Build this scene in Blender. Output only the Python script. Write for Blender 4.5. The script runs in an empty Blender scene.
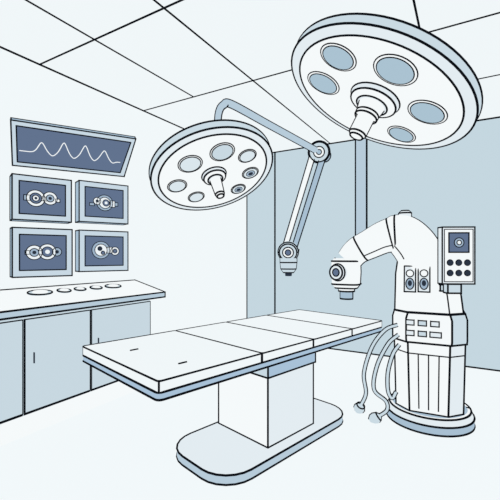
import bpy, bmesh, math
from mathutils import Vector, Matrix
def V(*a): return Vector(a)
S = bpy.context.scene
try:
    S.view_settings.view_transform = 'Standard'; S.view_settings.look = 'None'
except Exception as e: print(e)
COL = S.collection
F, HZ, CZ = 370.0, 255.0, 1.4
CAM = V(0, 0, CZ); UP = V(0, 0, 1)
YAW = math.atan2(.506, .8625); ROT = Matrix.Rotation(YAW, 3, 'Z')   # turns the room's walls onto the world axes
def ray(px, py): return V((px-250)/F, 1, (HZ-py)/F)
def P(px, py, Y): return CAM + ray(px, py)*Y
def hit(px, py, o, n):
    d = ray(px, py); return CAM + d*((o-CAM).dot(n)/d.dot(n))

# ------------------------------------------------------------ materials
def lin(h):
    o = []
    for k in (0, 2, 4):
        c = int(h[k:k+2], 16)/255
        o.append(c/12.92 if c <= .04045 else ((c+.055)/1.055)**2.4)
    return o
MATS = {}
def mat(name, hexc, glow=.97):  # emission stands in for lighting: every surface glows in its own flat colour
    m = bpy.data.materials.new(name); m.use_nodes = True
    nt = m.node_tree; nt.nodes.clear()
    out = nt.nodes.new('ShaderNodeOutputMaterial'); add = nt.nodes.new('ShaderNodeAddShader')
    e = nt.nodes.new('ShaderNodeEmission'); d = nt.nodes.new('ShaderNodeBsdfDiffuse')
    c = lin(hexc)
    e.inputs['Color'].default_value = (*c, 1); e.inputs['Strength'].default_value = glow
    d.inputs['Color'].default_value = (*[x*(1-glow) for x in c], 1)
    nt.links.new(e.outputs[0], add.inputs[0]); nt.links.new(d.outputs[0], add.inputs[1])
    nt.links.new(add.outputs[0], out.inputs[0]); MATS[name] = m
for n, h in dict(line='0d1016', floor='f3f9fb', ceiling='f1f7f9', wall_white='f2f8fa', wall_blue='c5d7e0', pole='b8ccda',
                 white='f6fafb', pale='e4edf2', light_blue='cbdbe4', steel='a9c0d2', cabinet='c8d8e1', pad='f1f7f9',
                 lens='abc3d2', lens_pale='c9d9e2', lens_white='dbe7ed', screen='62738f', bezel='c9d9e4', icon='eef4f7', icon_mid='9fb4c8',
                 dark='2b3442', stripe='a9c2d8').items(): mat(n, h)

# ------------------------------------------------------------ mesh builder
LK = 1.7
class MB:
    def __init__(s): s.v = []; s.f = []; s.m = []; s.names = []
    def mi(s, n):
        if n not in s.names: s.names.append(n)
        return s.names.index(n)
    def face(s, ids, m): s.f.append(ids); s.m.append(s.mi(m))
    def poly(s, pts, m):
        b = len(s.v); s.v += [Vector(p) for p in pts]; s.face(list(range(b, b+len(pts))), m)
    def loft(s, loops, m, caps=(True, True), rings=(), longs=(), lw=.006, capm=None):
        n = len(loops[0]); b = len(s.v)
        for lp in loops: s.v += [Vector(p) for p in lp]
        for i in range(len(loops)-1):
            for j in range(n):
                k = (j+1) % n
                s.face([b+i*n+j, b+i*n+k, b+(i+1)*n+k, b+(i+1)*n+j], m(i, j) if callable(m) else m)
        m0 = capm or (m(0, 0) if callable(m) else m)
        if caps[0]: s.face([b+j for j in range(n)][::-1], m0)
        if caps[1]: s.face([b+(len(loops)-1)*n+j for j in range(n)], m0)
        for i in rings: s.line(loops[i], lw, True)
        for j in longs: s.line([lp[j] for lp in loops], lw)
    def line(s, pts, lw, closed=False, m='line'):
        pts = [Vector(p) for p in pts]; n = len(pts); lw *= LK
        if closed:
            sharp = [i for i in range(n) if (pts[i]-pts[i-1]).angle(pts[(i+1) % n]-pts[i], 0) > .6]
            if not sharp: s._tube(pts, lw, True, m); return
            pts = [pts[(sharp[0]+i) % n] for i in range(n)]+[pts[sharp[0]]]; n += 1
        run = [pts[0]]
        for i in range(1, n):
            run.append(pts[i])
            if i < n-1 and (pts[i]-pts[i-1]).angle(pts[i+1]-pts[i], 0) > .6:
                s._tube(run, lw, False, m); run = [pts[i]]
        s._tube(run, lw, False, m)
    def _tube(s, pts, r, closed, m, k=8):
        n = len(pts)
        if n < 2: return
        b = len(s.v); pn = None
        for i in range(n):
            if closed: t = pts[(i+1) % n]-pts[i-1]
            else: t = pts[min(i+1, n-1)]-pts[max(i-1, 0)]
            if t.length < 1e-9: t = V(0, 0, 1)
            t.normalize()
            if pn is None: pn = t.orthogonal().normalized()
            q = pn-t*pn.dot(t)
            if q.length < 1e-6: q = t.orthogonal()
            q.normalize(); pn = q; w = t.cross(q)
            e = 0
            if not closed: e = -r*.6 if i == 0 else (r*.6 if i == n-1 else 0)
            for a in range(k):
                an = 2*math.pi*a/k
                s.v.append(pts[i]+t*e+q*(math.cos(an)*r)+w*(math.sin(an)*r))
        for i in range(n if closed else n-1):
            i2 = (i+1) % n
            for a in range(k):
                a2 = (a+1) % k
                s.face([b+i*k+a, b+i*k+a2, b+i2*k+a2, b+i2*k+a], m)
        if not closed:
            s.face([b+a for a in range(k)][::-1], m); s.face([b+(n-1)*k+a for a in range(k)], m)
    # shapes
    def box(s, o, x, y, z, w, h, d, m, lw=.006, edges=True):
        lp = [[o+x*(sx*w/2)+y*(sy*h/2)+z*(sz*d/2) for sx, sy in ((-1, -1), (1, -1), (1, 1), (-1, 1))] for sz in (-1, 1)]
        s.loft(lp, m, rings=(0, 1) if edges else (), longs=range(4) if edges else (), lw=lw)
    def disc(s, o, x, y, r, m, lw=.005, ry=None, seg=28):
        ry = ry or r
        pts = [o+x*(math.cos(2*math.pi*i/seg)*r)+y*(math.sin(2*math.pi*i/seg)*ry) for i in range(seg)]
        s.poly(pts, m)
        if lw: s.line(pts, lw, True)
    def rect(s, o, x, y, w, h, m, lw=.005):
        pts = [o+x*(a*w/2)+y*(b*h/2) for a, b in ((-1, -1), (1, -1), (1, 1), (-1, 1))]
        s.poly(pts, m)
        if lw: s.line(pts, lw, True)
    def lathe(s, o, ax, x, prof, m, rings=(), longs=(), lw=.006, seg=40, caps=(True, True), ry=1):
        y = ax.cross(x).normalized()
        lp = [[o+ax*h+x*(r*math.cos(2*math.pi*j/seg))+y*(ry*r*math.sin(2*math.pi*j/seg)) for j in range(seg)] for r, h in prof]
        s.loft(lp, (lambda i, j: m[min(i, len(m)-1)]) if isinstance(m, (list, tuple)) else m, caps, rings, longs, lw)
        return lp
    def sweep(s, pts, rad, B, m, rings=(), lw=.006, seg=16, side=True, p=2):
        n = len(pts); lp = []
        def se(x): return math.copysign(abs(x)**(2/p), x)
        for i in range(n):
            T = (pts[min(i+1, n-1)]-pts[max(i-1, 0)]).normalized()
            N = B.cross(T).normalized(); B2 = T.cross(N)
            r = rad[i] if isinstance(rad, (list, tuple)) else rad
            lp.append([pts[i]+N*(r*se(math.cos(2*math.pi*j/seg)))+B2*(r*se(math.sin(2*math.pi*j/seg))) for j in range(seg)])
        s.loft(lp, m, (True, True), rings, (0, seg//2) if side else (), lw)
        return lp
def crom(pts, k=8):
    out = []; n = len(pts)
    for i in range(n-1):
        p0, p1, p2, p3 = pts[max(i-1, 0)], pts[i], pts[i+1], pts[min(i+2, n-1)]
        for q in range(k):
            t = q/k
            out.append([.5*((2*b)+(c-a)*t+(2*a-5*b+4*c-d)*t*t+(-a+3*b-3*c+d)*t**3) for a, b, c, d in zip(p0, p1, p2, p3)])
    out.append(list(pts[-1])); return out
def obj(name, mb, parent=None):
    root = parent
    while root is not None and root.parent is not None: root = root.parent
    off = Vector(root.location) if root is not None else V(0, 0, 0)
    me = bpy.data.meshes.new(name)
    me.from_pydata([ROT @ p-off for p in mb.v], [], mb.f)
    for n in mb.names: me.materials.append(MATS[n])
    me.polygons.foreach_set('material_index', mb.m)
    bm = bmesh.new(); bm.from_mesh(me); bmesh.ops.recalc_face_normals(bm, faces=bm.faces); bm.to_mesh(me); bm.free()
    o = bpy.data.objects.new(name, me); COL.objects.link(o); o.parent = parent
    return o
def thing(name, label, cat, loc, group=None):
    o = bpy.data.objects.new(name, None); COL.objects.link(o); o.location = ROT @ loc; o.empty_display_size = .1
    o['label'] = label; o['category'] = cat
    if group: o['group'] = group
    return o
def struct(name, mb):
    o = obj(name, mb); o['kind'] = 'structure'; return o

# ------------------------------------------------------------ room
C = V(-.0506, 6.24, 0); u = V(-.506, -.8625, 0).normalized(); v = V(.8625, -.506, 0).normalized()
RH = CZ+1.665
def R(a, b, z=0): return C+u*a+v*b+UP*z
def on_b(px, b):
    d = V((px-250)/F, 1, 0); t = (b-(CAM-C).dot(v))/d.dot(v)
    p = CAM+d*t; return (p-C).dot(u), p.y
def on_a(px, a):
    d = V((px-250)/F, 1, 0); t = (a-(CAM-C).dot(u))/d.dot(u)
    p = CAM+d*t; return (p-C).dot(v), p.y
def rbox(mb, a0, a1, b0, b1, z0, z1, m, lw=.006, edges=True):
    mb.box(R((a0+a1)/2, (b0+b1)/2, (z0+z1)/2), u, v, UP, abs(a1-a0), abs(b1-b0), abs(z1-z0), m, lw, edges)
WL = .006
m = MB(); rbox(m, -.1, 8, -.1, 7, -.1, 0, 'floor', edges=False); struct('floor', m)
m = MB(); rbox(m, -.1, 8, -.1, 7, RH, RH+.1, 'ceiling', edges=False)
for a0, b0, a1, b1 in ((2.3, .72, 8, .72), (0, 1.44, 8, 1.44), (0, 2.9, 8, 2.9),
                       (2.3, 0, 2.3, 7), (3.5, 0, 3.5, 7), (1.25, 2.9, 1.25, 7)):
    m.line([R(a0, b0, RH), R(a1, b1, RH)], .0045)
struct('ceiling', m)
m = MB(); rbox(m, 0, 8, -.1, -.012, 0, RH, 'wall_white', edges=False)
m.line([R(0, -.012, RH-.004), R(8, -.012, RH-.004)], WL); m.line([R(0, -.012, .004), R(8, -.012, .004)], WL); m.line([R(0, 0, 0), R(0, 0, RH)], WL)
struct('wall_left', m)
m = MB(); rbox(m, -.1, 0, -.1, 7, 0, RH, 'wall_blue', edges=False)
m.line([R(0, 0, RH-.004), R(0, 7, RH-.004)], WL+.002); m.line([R(0, 0, .004), R(0, 7, .004)], WL+.002)
bs = on_a(275, 0)[0]; m.line([R(0, bs, 0), R(0, bs, RH)], WL+.002)
struct('wall_right', m)
b0, b1 = on_a(356, 0)[0], on_a(367, 0)[0]
m = MB(); rbox(m, .003, .03, b0, b1, 1.55, RH-.003, 'pole', .006); struct('trim_1', m)

# ------------------------------------------------------------ cabinets and counter
CF = .42; CT = 1.01; CB = 1.12; KB = .23
a_end = on_b(150, CF)[0]; edges = [a_end, on_b(90, CF)[0], on_b(23, CF)[0], on_b(23, CF)[0]+.72]
labs = ['pale blue base cabinet under the right end of the counter, nearest the operating table',
        'pale blue base cabinet in the middle below the counter, under the monitors',
        'pale blue base cabinet cut off by the left edge of the photo']
for i in range(3):
    a0, a1 = edges[i]+.002, edges[i+1]-.002
    t = thing('cabinet', labs[i], 'cabinet', R((a0+a1)/2, CF/2, 0), 'base cabinets under the counter')
    m = MB(); rbox(m, a0, a1, .012, CF, KB, CT-.06, 'cabinet', edges=False); m.line([R(a0+.006, CF, KB+.008), R(a1-.006, CF, KB+.008)], .0042); obj('body', m, t)
    m = MB(); rbox(m, a0, a1, .012, CF-.16, .002, KB-.002, 'white', edges=False); obj('plinth', m, t)
    m = MB(); rbox(m, a0+.006, a1-.006, CF+.001, CF+.012, KB+.02, CT-.08, 'cabinet', .0024); d = obj('door', m, t)
    m = MB(); rbox(m, a1-.07, a1-.064, CF+.014, CF+.026, .6, .68, 'dark', edges=False); obj('handle', m, d)
a0 = on_b(165, .46)[0]; a1 = edges[3]+.3
m = MB()
m.loft([[R(a, .01, CT-.05), R(a, .46, CT-.05), R(a, .46, CT), R(a, .01, CB)] for a in (a0, a1)], lambda i, j: 'pole' if j == 1 else 'white', rings=(0, 1), longs=range(4), lw=.0045)
o = obj('countertop', m); o['label'] = 'long white counter with gently sloping top along the white wall below the monitors'; o['category'] = 'counter'
so = R(0, .46, CT); sv = (R(0, .01, CB)-so).normalized(); sn = sv.cross(u).normalized()
if sn.z < 0: sn = -sn
dl = [(40, 293.5, .085, .05, 'widest flat oval control pad, leftmost of the row on the counter'),
      (64, 291.5, .05, .04, 'small oval control pad, second from the left on the counter'),
      (80, 290, .045, .036, 'small oval control pad, third of five on the counter'),
      (96, 288.5, .05, .039, 'small oval control pad, second from the right on the counter'),
      (113, 287, .075, .045, 'oval control pad nearest the right end of the counter')]
for px, py, r1, r2, lab in dl:
    c = hit(px, py, so+sn*.002, sn)
    t = thing('control_pad', lab, 'control pad', c, 'oval control pads on the counter')
    m = MB(); m.lathe(c, sn, u, [(r1*1.15, 0), (r1*1.15, .01)], 'light_blue', (1,), (), .004, 28, ry=r2/r1); obj('base', m, t)
    m = MB(); m.lathe(c+sn*.0105, sn, u, [(r1*.75, 0), (r1*.7, .01)], 'white', (), (), .0025, 28, ry=r2/r1); obj('cap', m, t)

# ------------------------------------------------------------ monitors
def panel_frame(px, py, b, vp, tilt):
    a, Y = on_b(px, b); o = P(px, py, Y)
    x = V((vp-250)/F, 1, 0).normalized(); zn = x.cross(UP)
    return o, x, UP*math.cos(tilt)+zn*math.sin(tilt), zn*math.cos(tilt)-UP*math.sin(tilt)
def bracket(o, z, d, t):
    m = MB(); s = o-z*(d/2+.002); b = (s-C).dot(v)
    e = s-v*(b-.01)
    m.box((s+e)/2, v, UP, u, (s-e).length, .07, .07, 'steel', .004); m.box(e+v*.006, v, UP, u, .012, .16, .16, 'steel', .004)
    obj('wall_bracket', m, t)
def icon(m, o, x, y, w, h, kind):
    L = .002
    def q(a, b, k=0): return o+x*(a*w)+y*(b*h)+x.cross(y)*(.003+.002*k)
    if kind == 0:
        m.rect(q(-.33, 0, 0), x, y, w*.16, h*.16, 'icon_mid', L); m.rect(q(.0, .0), x, y, w*.34, h*.12, 'icon_mid', L)
        m.disc(q(-.16, 0, 1), x, y, h*.25, 'icon', L); m.disc(q(-.16, 0, 2), x, y, h*.16, 'screen', L); m.disc(q(-.16, 0, 3), x, y, h*.09, 'icon', L); m.disc(q(-.16, 0, 4), x, y, h*.04, 'dark', 0)
        m.disc(q(.15, .03, 1), x, y, h*.2, 'icon', L); m.disc(q(.15, .03, 2), x, y, h*.11, 'icon_mid', L); m.disc(q(.15, .03, 3), x, y, h*.05, 'dark', 0)
        m.rect(q(.32, -.02, 0), x, y, w*.1, h*.1, 'icon', L)
    elif kind == 1:
        m.rect(q(-.33, -.08), x, y, w*.12, h*.09, 'icon_mid', L); m.disc(q(-.2, .04, 1), x, y, h*.12, 'icon', L); m.disc(q(-.2, .04, 2), x, y, h*.05, 'dark', 0)
        m.disc(q(.0, 0, 0), x, y, h*.27, 'icon_mid', L); m.disc(q(.0, 0, 1), x, y, h*.19, 'icon', L); m.disc(q(.03, 0, 2), x, y, h*.11, 'screen', L); m.disc(q(.03, 0, 3), x, y, h*.05, 'icon', 0)
        m.rect(q(.2, -.02), x, y, w*.14, h*.22, 'icon', L); m.rect(q(.31, -.02), x, y, w*.08, h*.12, 'icon_mid', L)
    elif kind == 2:
        m.rect(q(-.34, 0), x, y, w*.1, h*.1, 'icon_mid', L); m.rect(q(-.03, 0), x, y, w*.26, h*.1, 'icon', L)
        m.disc(q(-.2, 0, 1), x, y, h*.2, 'icon', L); m.disc(q(-.2, 0, 2), x, y, h*.11, 'icon_mid', L); m.disc(q(-.2, 0, 3), x, y, h*.05, 'dark', 0)
        m.disc(q(.08, .02, 1), x, y, h*.22, 'icon', L); m.disc(q(.08, .02, 2), x, y, h*.14, 'screen', L); m.disc(q(.08, .02, 3), x, y, h*.06, 'icon', 0)
        m.disc(q(.29, .02, 1), x, y, h*.12, 'icon_mid', L); m.disc(q(.29, .02, 2), x, y, h*.05, 'dark', 0)
    else:
        m.disc(q(-.1, .03, 0), x, y, h*.29, 'icon_mid', L); m.disc(q(-.1, .03, 1), x, y, h*.2, 'icon', L); m.disc(q(-.13, .08, 2), x, y, h*.08, 'dark', 0); m.disc(q(-.05, -.06, 2), x, y, h*.06, 'screen', L)
        m.rect(q(.13, .03), x, y, w*.14, h*.2, 'icon', L); m.disc(q(.27, .0, 1), x, y, h*.14, 'icon', L); m.disc(q(.27, 0, 2), x, y, h*.07, 'screen', L)
def bezel(m, o, x, y, z, w, h, d, slant=0, lw=.0034):
    # deep body with a raised front rim
    def lp(k, zz): return [o+x*(a*w/2*k+(slant*(b+1)/2 if a > 0 else 0))+y*(b*h/2*(1-(1-k)*w/h))+z*zz for a, b in ((-1, -1), (1, -1), (1, 1), (-1, 1))]
    m.loft([lp(1, -d), lp(1, 0), lp(.93, .004)], lambda i, j: 'steel' if (i == 0) else 'bezel', rings=(0, 1), longs=(), lw=lw, capm='bezel')
    for j in range(4): m.line([lp(1, -d)[j], lp(1, 0)[j]], lw)
ml = [(43, 199, .42, .35, 0, 'blue framed wall monitor, upper left of the four, ring and disc image'),
      (104.5, 203, .445, .37, 1, 'blue framed wall monitor, upper right of the four'),
      (43.5, 252.5, .425, .385, 2, 'blue framed wall monitor, lower left of the four, above the counter'),
      (104.5, 251, .445, .375, 3, 'blue framed wall monitor, lower right of the four, above the counter')]
for px, py, w, h, k, lab in ml:
    o, x, y, z = panel_frame(px, py, .26, 720, .0)
    t = thing('monitor', lab, 'monitor', o-y*h/2, 'four monitors on the white wall')
    m = MB(); bezel(m, o, x, y, z, w, h, .13); obj('frame', m, t)
    so_ = o+z*.006
    m = MB(); m.rect(so_, x, y, w*.78, h*.73, 'screen', .003); icon(m, so_, x, y, w*.78, h*.74, k); obj('screen', m, t)
    bracket(o-z*.065, z, .13, t)
o, x, y, z = panel_frame(73, 151, .34, 900, .6)
t = thing('waveform_monitor', 'wide dark wall monitor showing a white pulse wave, above the four monitors', 'monitor', o-y*.2)
w, h = .87, .365
m = MB(); bezel(m, o, x, y, z, w, h, .05, .06); obj('frame', m, t)
so_ = o+z*.006
pts = [so_+x*(a*w*.46+(.025+.03*b if a > 0 else 0))+y*(b*h*.40) for a, b in ((-1, -1), (1, -1), (1, 1), (-1, 1))]
m = MB(); m.poly(pts, 'screen'); m.line(pts, .0032, True)
wv = []
for i in range(201):
    q = i/200; s_ = 0
    for c0, am in ((.2, .24), (.41, .3), (.62, .3), (.82, .24)): s_ += am*math.exp(-(abs(q-c0)/.046)**1.8)-.04*math.exp(-((q-c0-.1)/.03)**2)
    wv.append(so_+z*.004+x*((q-.5)*w*.88)+y*((s_-.13)*h))
m.line(wv, .0022, False, 'white'); obj('screen', m, t)
bracket(o-z*.025, z, .05, t)

# ------------------------------------------------------------ operating table
e1 = V(.7115, .7027, 0).normalized(); e2 = V(.7027, -.7115, 0).normalized()
M0 = V(.057, 3.143, 0)
def T(a, b, z): return M0+e1*a+e2*b+UP*z
def rrect(a0, a1, b0, b1, r, z, k=4):
    pts = []
    for cx, cy, s0 in ((a1-r, b1-r, 0), (a0+r, b1-r, 90), (a0+r, b0+r, 180), (a1-r, b0+r, 270)):
        for i in range(k+1):
            an = math.radians(s0+90*i/k); pts.append(T(cx+r*math.cos(an), cy+r*math.sin(an), z))
    return pts
t = thing('operating_table', 'white padded operating table on a thick pedestal in the middle of the room', 'operating table', T(0, 0, 0))
TL, TW, TZ = 1.25, .515, .75
m = MB(); m.loft([rrect(-TL, TL, -TW, TW, .03, z) for z in (TZ-.1, TZ-.061)], 'stripe', rings=(0, 1), lw=.004); obj('tabletop', m, t)
cuts = [-TL, -TL+.31*2*TL, -TL+.54*2*TL, -TL+.77*2*TL, TL]
for i in range(4):
    m = MB(); r = .02
    m.loft([rrect(cuts[i]+.001, cuts[i+1]-.001, -TW, TW, r, z) for z in (TZ-.06, TZ)], 'pad', rings=(1,), longs=(2, 7, 12, 17), lw=.0034)
    if i == 0:
        for a, b in ((-1.0, .33), (-1.06, -.16)): m.line([T(a, b, TZ+.001), T(a+.05, b, TZ+.001)], .004)
    obj('pad', m, t)
f0 = (-.36, .17, -.07, .46)
lp = [[T(a, b, z) for a, b in ((f0[0], f0[2]), (f0[1], f0[2]), (f0[1], f0[3]), (f0[0], f0[3]))] for z in (.064, .55)]
m = MB(); m.loft(lp, lambda i, j: 'pale' if j == 2 else 'white', rings=(0, 1), longs=range(4), lw=.004); obj('pedestal_column', m, t)  # right-hand face filled darker: its shade is painted into the colour
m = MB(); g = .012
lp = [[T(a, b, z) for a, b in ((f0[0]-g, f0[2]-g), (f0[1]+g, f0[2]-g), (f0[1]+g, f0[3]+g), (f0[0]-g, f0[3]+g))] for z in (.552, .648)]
m.loft(lp, lambda i, j: 'stripe' if j == 2 else 'light_blue', rings=(0, 1), longs=range(4), lw=.004); obj('collar', m, t)  # right-hand face darker again, continuing the column's painted shade side
m = MB(); m.loft([rrect(-.84, .6, -.09, .56, .22, z, 6) for z in (.004, .062)], lambda i, j: 'pole', rings=(0, 1), lw=.004, capm='pale'); obj('base_plate', m, t)

# ------------------------------------------------------------ surgical lamps
def lamp_axes(px, py, Y, ratio, dx, dy):
    l = ray(px, py).normalized(); ex = (V(1, 0, 0)-l*l.x).normalized(); ey = (UP-l*l.z); ey = (ey-ex*ey.dot(ex)).normalized()
    q = math.hypot(dx, dy); n = (-l*ratio+(ex*(dx/q)+ey*(dy/q))*math.sqrt(1-ratio*ratio)).normalized()
    t1 = n.cross(l).normalized(); return P(px, py, Y), n, t1, n.cross(t1).normalized()
def lamp(t, c, n, t1, t2, Rr, lw, lenses, hand, rim=.10):
    m = MB(); SG = 80
    lp = m.lathe(c, -n, t1, [(.3*Rr, 0), (.89*Rr, 0), (Rr, .02*Rr), (Rr, rim*Rr), (.85*Rr, (rim+.03)*Rr), (.25*Rr, .05*Rr+rim*Rr)], ['white', 'pale', 'light_blue', 'light_blue', 'pale'],
            (1, 2, 3), (), lw, SG)
    for j in (0, SG//2): m.line([lp[2][j], lp[3][j], lp[4][j]], lw)
    obj('housing', m, t)
    for p, r, mt, det in lenses:
        m = MB(); m.lathe(p, n, t1, [(r, 0), (r, .012), (r*.86, .016)], ['white', 'white'], (1, 2), (), lw*.6, 32)
        m.disc(p+n*.0175, t1, t2, r*.84, mt, 0)
        if det: m.disc(p+n*.02, t1, t2, r*.52, 'icon_mid', lw*.4); m.disc(p+n*.023, t1, t2, r*.3, 'dark', 0)
        obj('lens', m, t)
    m = MB(); m.lathe(c+n*.001, n, t1, hand[0], ['pale', 'white', 'white', 'white'], hand[1], (), lw, 32); obj('hub', m, t)
    m = MB(); m.lathe(c+n*.001, n, t1, hand[2], ['white'], hand[3], (0, 16), lw, 32); obj('handle', m, t)
# large lamp
c, n, t1, t2 = lamp_axes(375, 99, 2.75, .49, -.37, -.93); Rr = .695
t = thing('surgical_lamp', 'large round surgical lamp with five lenses hanging from the ceiling at upper right', 'surgical lamp', c, 'surgical lamps')
ls = [(hit(px, py, c+n*.001, n), r*Rr, mt, False) for px, py, r, mt in ((339, 56, .185, 'lens'), (396, 69, .205, 'lens'), (428, 111, .195, 'lens'), (402, 133, .165, 'lens'), (324, 82, .19, 'lens'))]
lamp(t, c, n, t1, t2, Rr, .0042, ls, ([(.27*Rr, 0), (.25*Rr, .05*Rr), (.17*Rr, .08*Rr)], (0, 1, 2),
     [(.14*Rr, .08*Rr), (.12*Rr, .18*Rr), (.12*Rr, .22*Rr), (.09*Rr, .23*Rr), (.09*Rr, .42*Rr), (.07*Rr, .45*Rr)], (1, 2, 4, 5)), .11)
bk = c-n*(.16*Rr); top = V(bk.x, bk.y, RH)
m = MB(); m.sweep([bk, bk.lerp(top, .5), top-UP*.05], .04, V(0, -1, 0), 'light_blue', (), .0045); obj('arm', m, t)
m = MB(); m.lathe(top-UP*.01, -UP, V(1, 0, 0), [(.1, 0), (.1, .03), (.06, .05)], 'pale', (0, 1, 2), (), .0045); obj('ceiling_plate', m, t)
# small lamp
c, n, t1, t2 = lamp_axes(214, 175, 3.6, .6, .28, -.95); Rr = .6
t = thing('surgical_lamp', 'smaller round surgical lamp on a jointed arm from the blue wall, over the table', 'surgical lamp', c, 'surgical lamps')
ls = [(hit(px, py, c+n*.001, n), r*Rr, mt, dt) for px, py, r, mt, dt in (
    (177, 185, .155, 'lens_white', False), (190, 163, .185, 'lens_white', False), (222, 151, .19, 'lens_pale', False), (247, 155, .145, 'lens_white', False),
    (250, 172, .14, 'lens_white', True), (238, 188, .13, 'lens_white', True), (196, 196, .14, 'lens_white', False))]
lamp(t, c, n, t1, t2, Rr, .0052, ls, ([(.2*Rr, 0), (.18*Rr, .05*Rr), (.12*Rr, .09*Rr)], (0, 1, 2),
     [(.085*Rr, .09*Rr), (.068*Rr, .38*Rr), (.055*Rr, .42*Rr)], (1, 2)), .15)
bk = c-n*(.19*Rr)
EL = P(319, 152, 5.3); toC = (CAM-EL).normalized()
p1, p2 = P(232, 104.5, 3.9), EL
pts = [V(*p) for p in crom([bk, P(217, 128, 3.72), P(219, 112, 3.72), P(223.5, 105, 3.76), p1, p1.lerp(p2, .33), p1.lerp(p2, .66), EL], 8)]
m = MB(); m.sweep(pts, [.027+.014*i/len(pts) for i in range(len(pts))], -ray(262, 125).normalized(), 'pole', (), .0056); obj('upper_arm', m, t)
xr = UP.cross(toC).normalized(); yr = toC.cross(xr)
m = MB(); m.lathe(EL-toC*.07, toC, xr, [(.15, 0), (.15, .14), (.135, .16)], 'light_blue', (1, 2), (0, 20), .006)
m.disc(EL+toC*.095, xr, yr, .075, 'white', .005); m.disc(EL+toC*.098, xr, yr, .035, 'steel', .004); obj('elbow_joint', m, t)
da = (EL-C).dot(u); wp = EL-u*(da-.01)
m = MB(); m.lathe(wp, u, v, [(.09, 0), (.09, .02), (.05, .03), (.05, da-.02)], 'steel', (1,), (), .0055, 24); obj('wall_bracket', m, t)
WR = P(288.5, 251, 5.2)
m = MB(); d = (WR-EL); q = EL+d*.07; q2 = WR-d*.05; sd = toC.cross(d).normalized(); dd = d.normalized()
for s0, s1, mt in ((-1.1, -.3, 'white'), (.3, 1.1, 'steel')):
    lp = [[p+sd*(a*w_)+toC*(b*.04) for a, b in ((s0, -1), (s0, 1), (s1, 1), (s1, -1))] for p, w_ in ((q, .105), (q2, .09))]
    m.loft(lp, mt, rings=(0, 1), longs=(1, 2), lw=.0048)
obj('lower_arm', m, t)
m = MB(); m.lathe(WR-toC*.07, toC, xr, [(.14, 0), (.14, .13), (.12, .15)], 'light_blue', (1, 2), (0, 20), .006)
m.disc(WR+toC*.085, xr, yr, .075, 'white', .005); m.disc(WR+toC*.088, xr, yr, .04, 'screen', .004); obj('wrist_joint', m, t)
m = MB(); m.sweep([WR-UP*.1, WR-UP*.16, WR-UP*.25, WR-UP*.3], [.115, .115, .105, .07], toC, 'light_blue', (1, 2, 3), .0055, 20, True, 3); hd = obj('camera_head', m, t)
m = MB(); m.lathe(WR-UP*.301, -UP, xr, [(.05, 0), (.045, .05)], 'dark', (), (), .006, 16); obj('lens_tip', m, hd)

# ------------------------------------------------------------ surgical robot
RB = V(1.535, 3.18, 0); f = V(-.4365, -.9, 0).normalized(); rt = V(.9, -.4365, 0).normalized()
LW = .0048
def K(a, b, z): return RB+rt*a+f*b+UP*z
def cham(w, d, c, z, sx=0):
    w /= 2; d /= 2
    return [K(a+sx, b, z) for a, b in ((-w+c, d), (w-c, d), (w, d-c), (w, -d+c), (w-c, -d), (-w+c, -d), (-w, -d+c), (-w, d-c))]
t = thing('surgical_robot', 'white surgical robot with a bent arm and display, standing beside the operating table', 'surgical robot', RB)
m = MB(); m.lathe(RB, UP, rt, [(.338, .006), (.338, .07), (.33, .076), (.315, .12), (.29, .125)], ['steel', 'pale', 'pale', 'white'], (0, 1, 3), (1, 23), LW, 48); obj('base', m, t)
m = MB(); lo, hi = cham(.5, .48, .11, .127), cham(.525, .5, .11, .69)
m.loft([lo, hi], lambda i, j: 'white' if j in (0, 7) else 'pale', rings=(0, 1), longs=(0, 1, 2, 7), lw=LW)  # faces turned from the front get a darker fill as painted shade
def on_face(L0, L1, j, s, q): return L0[j].lerp(L0[(j+1) % 8], s).lerp(L1[j].lerp(L1[(j+1) % 8], s), q)
for s in (.25, .5, .75): m.line([on_face(lo, hi, 0, s, .06), on_face(lo, hi, 0, s, .84)], LW*.65)
m.line([on_face(lo, hi, 7, 0, .84), on_face(lo, hi, 0, 0, .84), on_face(lo, hi, 0, 1, .84), on_face(lo, hi, 1, 1, .84)], LW*.65)
obj('lower_body', m, t)
m = MB(); L = [cham(.545, .515, .11, .692), cham(.55, .52, .11, .72), cham(.55, .52, .11, .885), cham(.525, .495, .11, .93)]
m.loft(L, lambda i, j: 'white' if j in (0, 7) else 'light_blue', rings=(0, 3), longs=(0, 1, 2, 7), lw=LW); ct = obj('control_collar', m, t)  # bluish side faces: shade put into the fill colour
for xx, zz, ww, mt in ((-.135, .855, .06, 'pale'), (-.045, .855, .06, 'light_blue'), (.045, .855, .06, 'pale'), (-.135, .77, .06, 'pale'), (-.045, .77, .06, 'light_blue'), (.05, .77, .08, 'pale')):
    m = MB(); m.box(K(xx, .262, zz), rt, UP, f, ww, .04, .025, mt, .003); obj('button', m, ct)
m = MB(); L3 = [cham(.51, .46, .1, .932, -.005), cham(.49, .45, .1, 1.08, -.012), cham(.45, .41, .1, 1.24, -.03), cham(.39, .35, .1, 1.38, -.043)]
m.loft(L3, lambda i, j: 'white' if j in (0, 7, 6, 1) else 'pale', rings=(0,), longs=(2, 7), lw=LW); m.line([L3[i][1] for i in range(3)], LW*.7); ts = obj('torso', m, t)  # right side and back take the darker fill, painting their shade
fo = L3[1][0]; fn = (L3[2][0]-L3[1][0]).cross(rt).normalized()
if fn.dot(f) < 0: fn = -fn
fu = fn.cross(rt).normalized()
if fu.z < 0: fu = -fu
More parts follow.
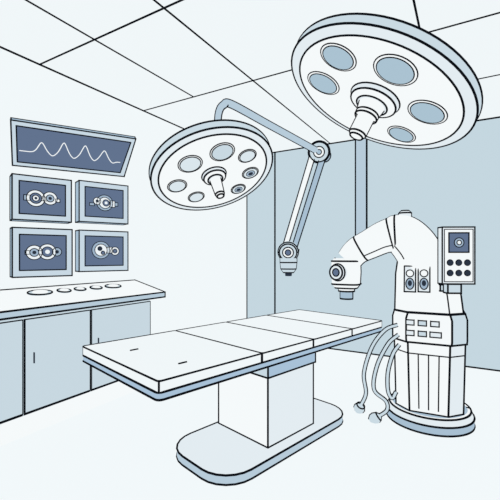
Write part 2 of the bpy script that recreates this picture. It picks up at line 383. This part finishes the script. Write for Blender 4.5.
for px in (410, 424):
    o = hit(px, 279, fo+fn*.012, fn)
    m = MB(); m.box(o, rt, fu, fn, .085, .21, .03, 'pale', .0034)
    m.disc(o+fn*.017+fu*.045, rt, fu, .028, 'white', .0028); m.disc(o+fn*.018-fu*.04, rt, fu, .03, 'icon_mid', .0028, .045); m.disc(o+fn*.02-fu*.035, rt, fu, .016, 'dark', 0, .024); obj('switch', m, ts)
# arm: bends in the upright plane square to f
def A(px, py): return hit(px, py, RB+f*.06, f)
ap = [(422, 272, .17), (420.5, 258, .177), (413, 244.5, .178), (401, 234.5, .168), (386, 236.5, .15), (371, 243.5, .136), (357, 251, .126), (349, 260, .118)]
q4 = crom([(*A(a, b), r) for a, b, r in ap], 6)
pts = [V(*p[:3]) for p in q4]; rad = [p[3] for p in q4]; B = f; h = -rt
for i in range(22, len(rad)): rad[i] *= .94
m = MB(); lp = m.sweep(pts, rad, B, 'white', (20, 22, 34), LW, 32, True, 2.8)
m.line([lp[i][5] for i in range(22, 35)], LW*.65); m.line([lp[i][5] for i in range(8, 21)], LW*.65); arm = obj('arm', m, t)
m = MB(); k = A(405, 215.5); m.lathe(k, UP, rt, [(.05, -.05), (.05, .02), (.03, .04)], 'pale', (1, 2), (0, 12), .0042, 24); obj('shoulder_knob', m, arm)
hc = A(346.5, 274)
m = MB(); m.sweep([hc+UP*.145, hc+UP*.12, hc+UP*.02, hc-UP*.09, hc-UP*.125], [.105, .125, .128, .122, .095], B, 'white', (1, 3, 4), LW, 32, True, 4); hd = obj('head', m, t)
la = (B*.93+h*.37).normalized(); lc = hc+B*.115+h*.045+UP*.02
m = MB(); m.lathe(lc, la, UP, [(.075, -.02), (.075, .02), (.066, .045)], 'pale', (1, 2), (0, 12), LW, 24); m.disc(lc+la*.047, UP, la.cross(UP).normalized(), .034, 'screen', .0035); obj('lens', m, hd)
m = MB(); m.lathe(hc-UP*.127, -UP, h, [(.07, 0), (.07, .03), (.055, .035), (.055, .1)], ['white', 'white', 'steel'], (0, 1, 3), (0, 12), LW, 24); obj('nozzle', m, hd)
# display
pn = V(-.05, -1, 0).normalized(); px_ = UP.cross(pn).normalized(); px_ = px_ if px_.x > 0 else -px_
po = P(458.5, 255.5, 2.86)
m = MB(); m.box(po-pn*.035, px_, UP, pn, .245, .44, .07, 'pale', .0034); m.rect(po+pn*.003, px_, UP, .215, .405, 'white', .002); dp = obj('display_panel', m, t)
m = MB(); so_ = po+pn*.006+UP*.1; m.rect(so_, px_, UP, .15, .15, 'screen', .0032); m.disc(so_+pn*.003, px_, UP, .036, 'icon_mid', .0022); m.disc(so_+pn*.005, px_, UP, .017, 'icon', .0022); obj('screen', m, dp)
for iy in range(2):
    for ix in range(3):
        m = MB(); m.lathe(po+pn*.004+px_*(-.065+.065*ix)+UP*(-.055-.08*iy), pn, px_, [(.022, 0), (.018, .018)], ['dark'], (0,), (), .0025, 18); obj('knob', m, dp)
m = MB(); s1 = po-pn*.035-UP*.222-px_*.03
m.box(s1-UP*.035, px_, UP, pn, .1, .07, .07, 'light_blue', .004); e_ = s1-UP*.035-pn*.037
m.box(e_-pn*.08-px_*.03, px_, UP, pn, .09, .05, .16, 'light_blue', .004); obj('display_bracket', m, t)
# cables
cb = [[(397, 325, 3.06), (385, 330, 3.03), (372, 347, 3.03), (364, 373, 3.08), (366, 393, 3.17), (361, 405, 3.24)],
      [(398, 335, 3.05), (388, 344, 3.02), (377, 366, 3.02), (374, 389, 3.04), (386, 401, 3.06), (387, 410, 3.08), (379, 416, 3.1)],
      [(399, 345, 3.05), (393, 354, 3.01), (388, 372, 3.0), (388, 390, 3.0), (392, 398, 2.98), (396, 392, 2.98)]]
for i, pl in enumerate(cb):
    pts = [V(*p) for p in crom([P(*p) for p in pl], 8)]
    m = MB(); m.sweep(pts, .0115, f, 'light_blue', (), .0038, 10); cbo = obj('cable', m, t)
    if i == 2: continue
    e = pts[-1]; d = (pts[-1]-pts[-4]).normalized()
    m = MB(); sx = f.cross(d).normalized(); m.lathe(e, d, sx, [(.016, -.01), (.034, .006), (.045, .035), (.042, .06), (.022, .085)], 'light_blue', (1,), (0, 10), .004, 20); obj('plug', m, cbo)

# ------------------------------------------------------------ light and camera
w = bpy.data.worlds.new('world'); S.world = w; w.use_nodes = True
w.node_tree.nodes['Background'].inputs[0].default_value = (.95, .98, 1, 1); w.node_tree.nodes['Background'].inputs[1].default_value = 1
cd = bpy.data.cameras.new('camera'); co = bpy.data.objects.new('camera', cd); COL.objects.link(co)
co.location = CAM; co.rotation_euler = (math.pi/2, 0, YAW); cd.sensor_width = 36; cd.lens = F/500*36; cd.shift_y = (HZ-250)/500
S.camera = co
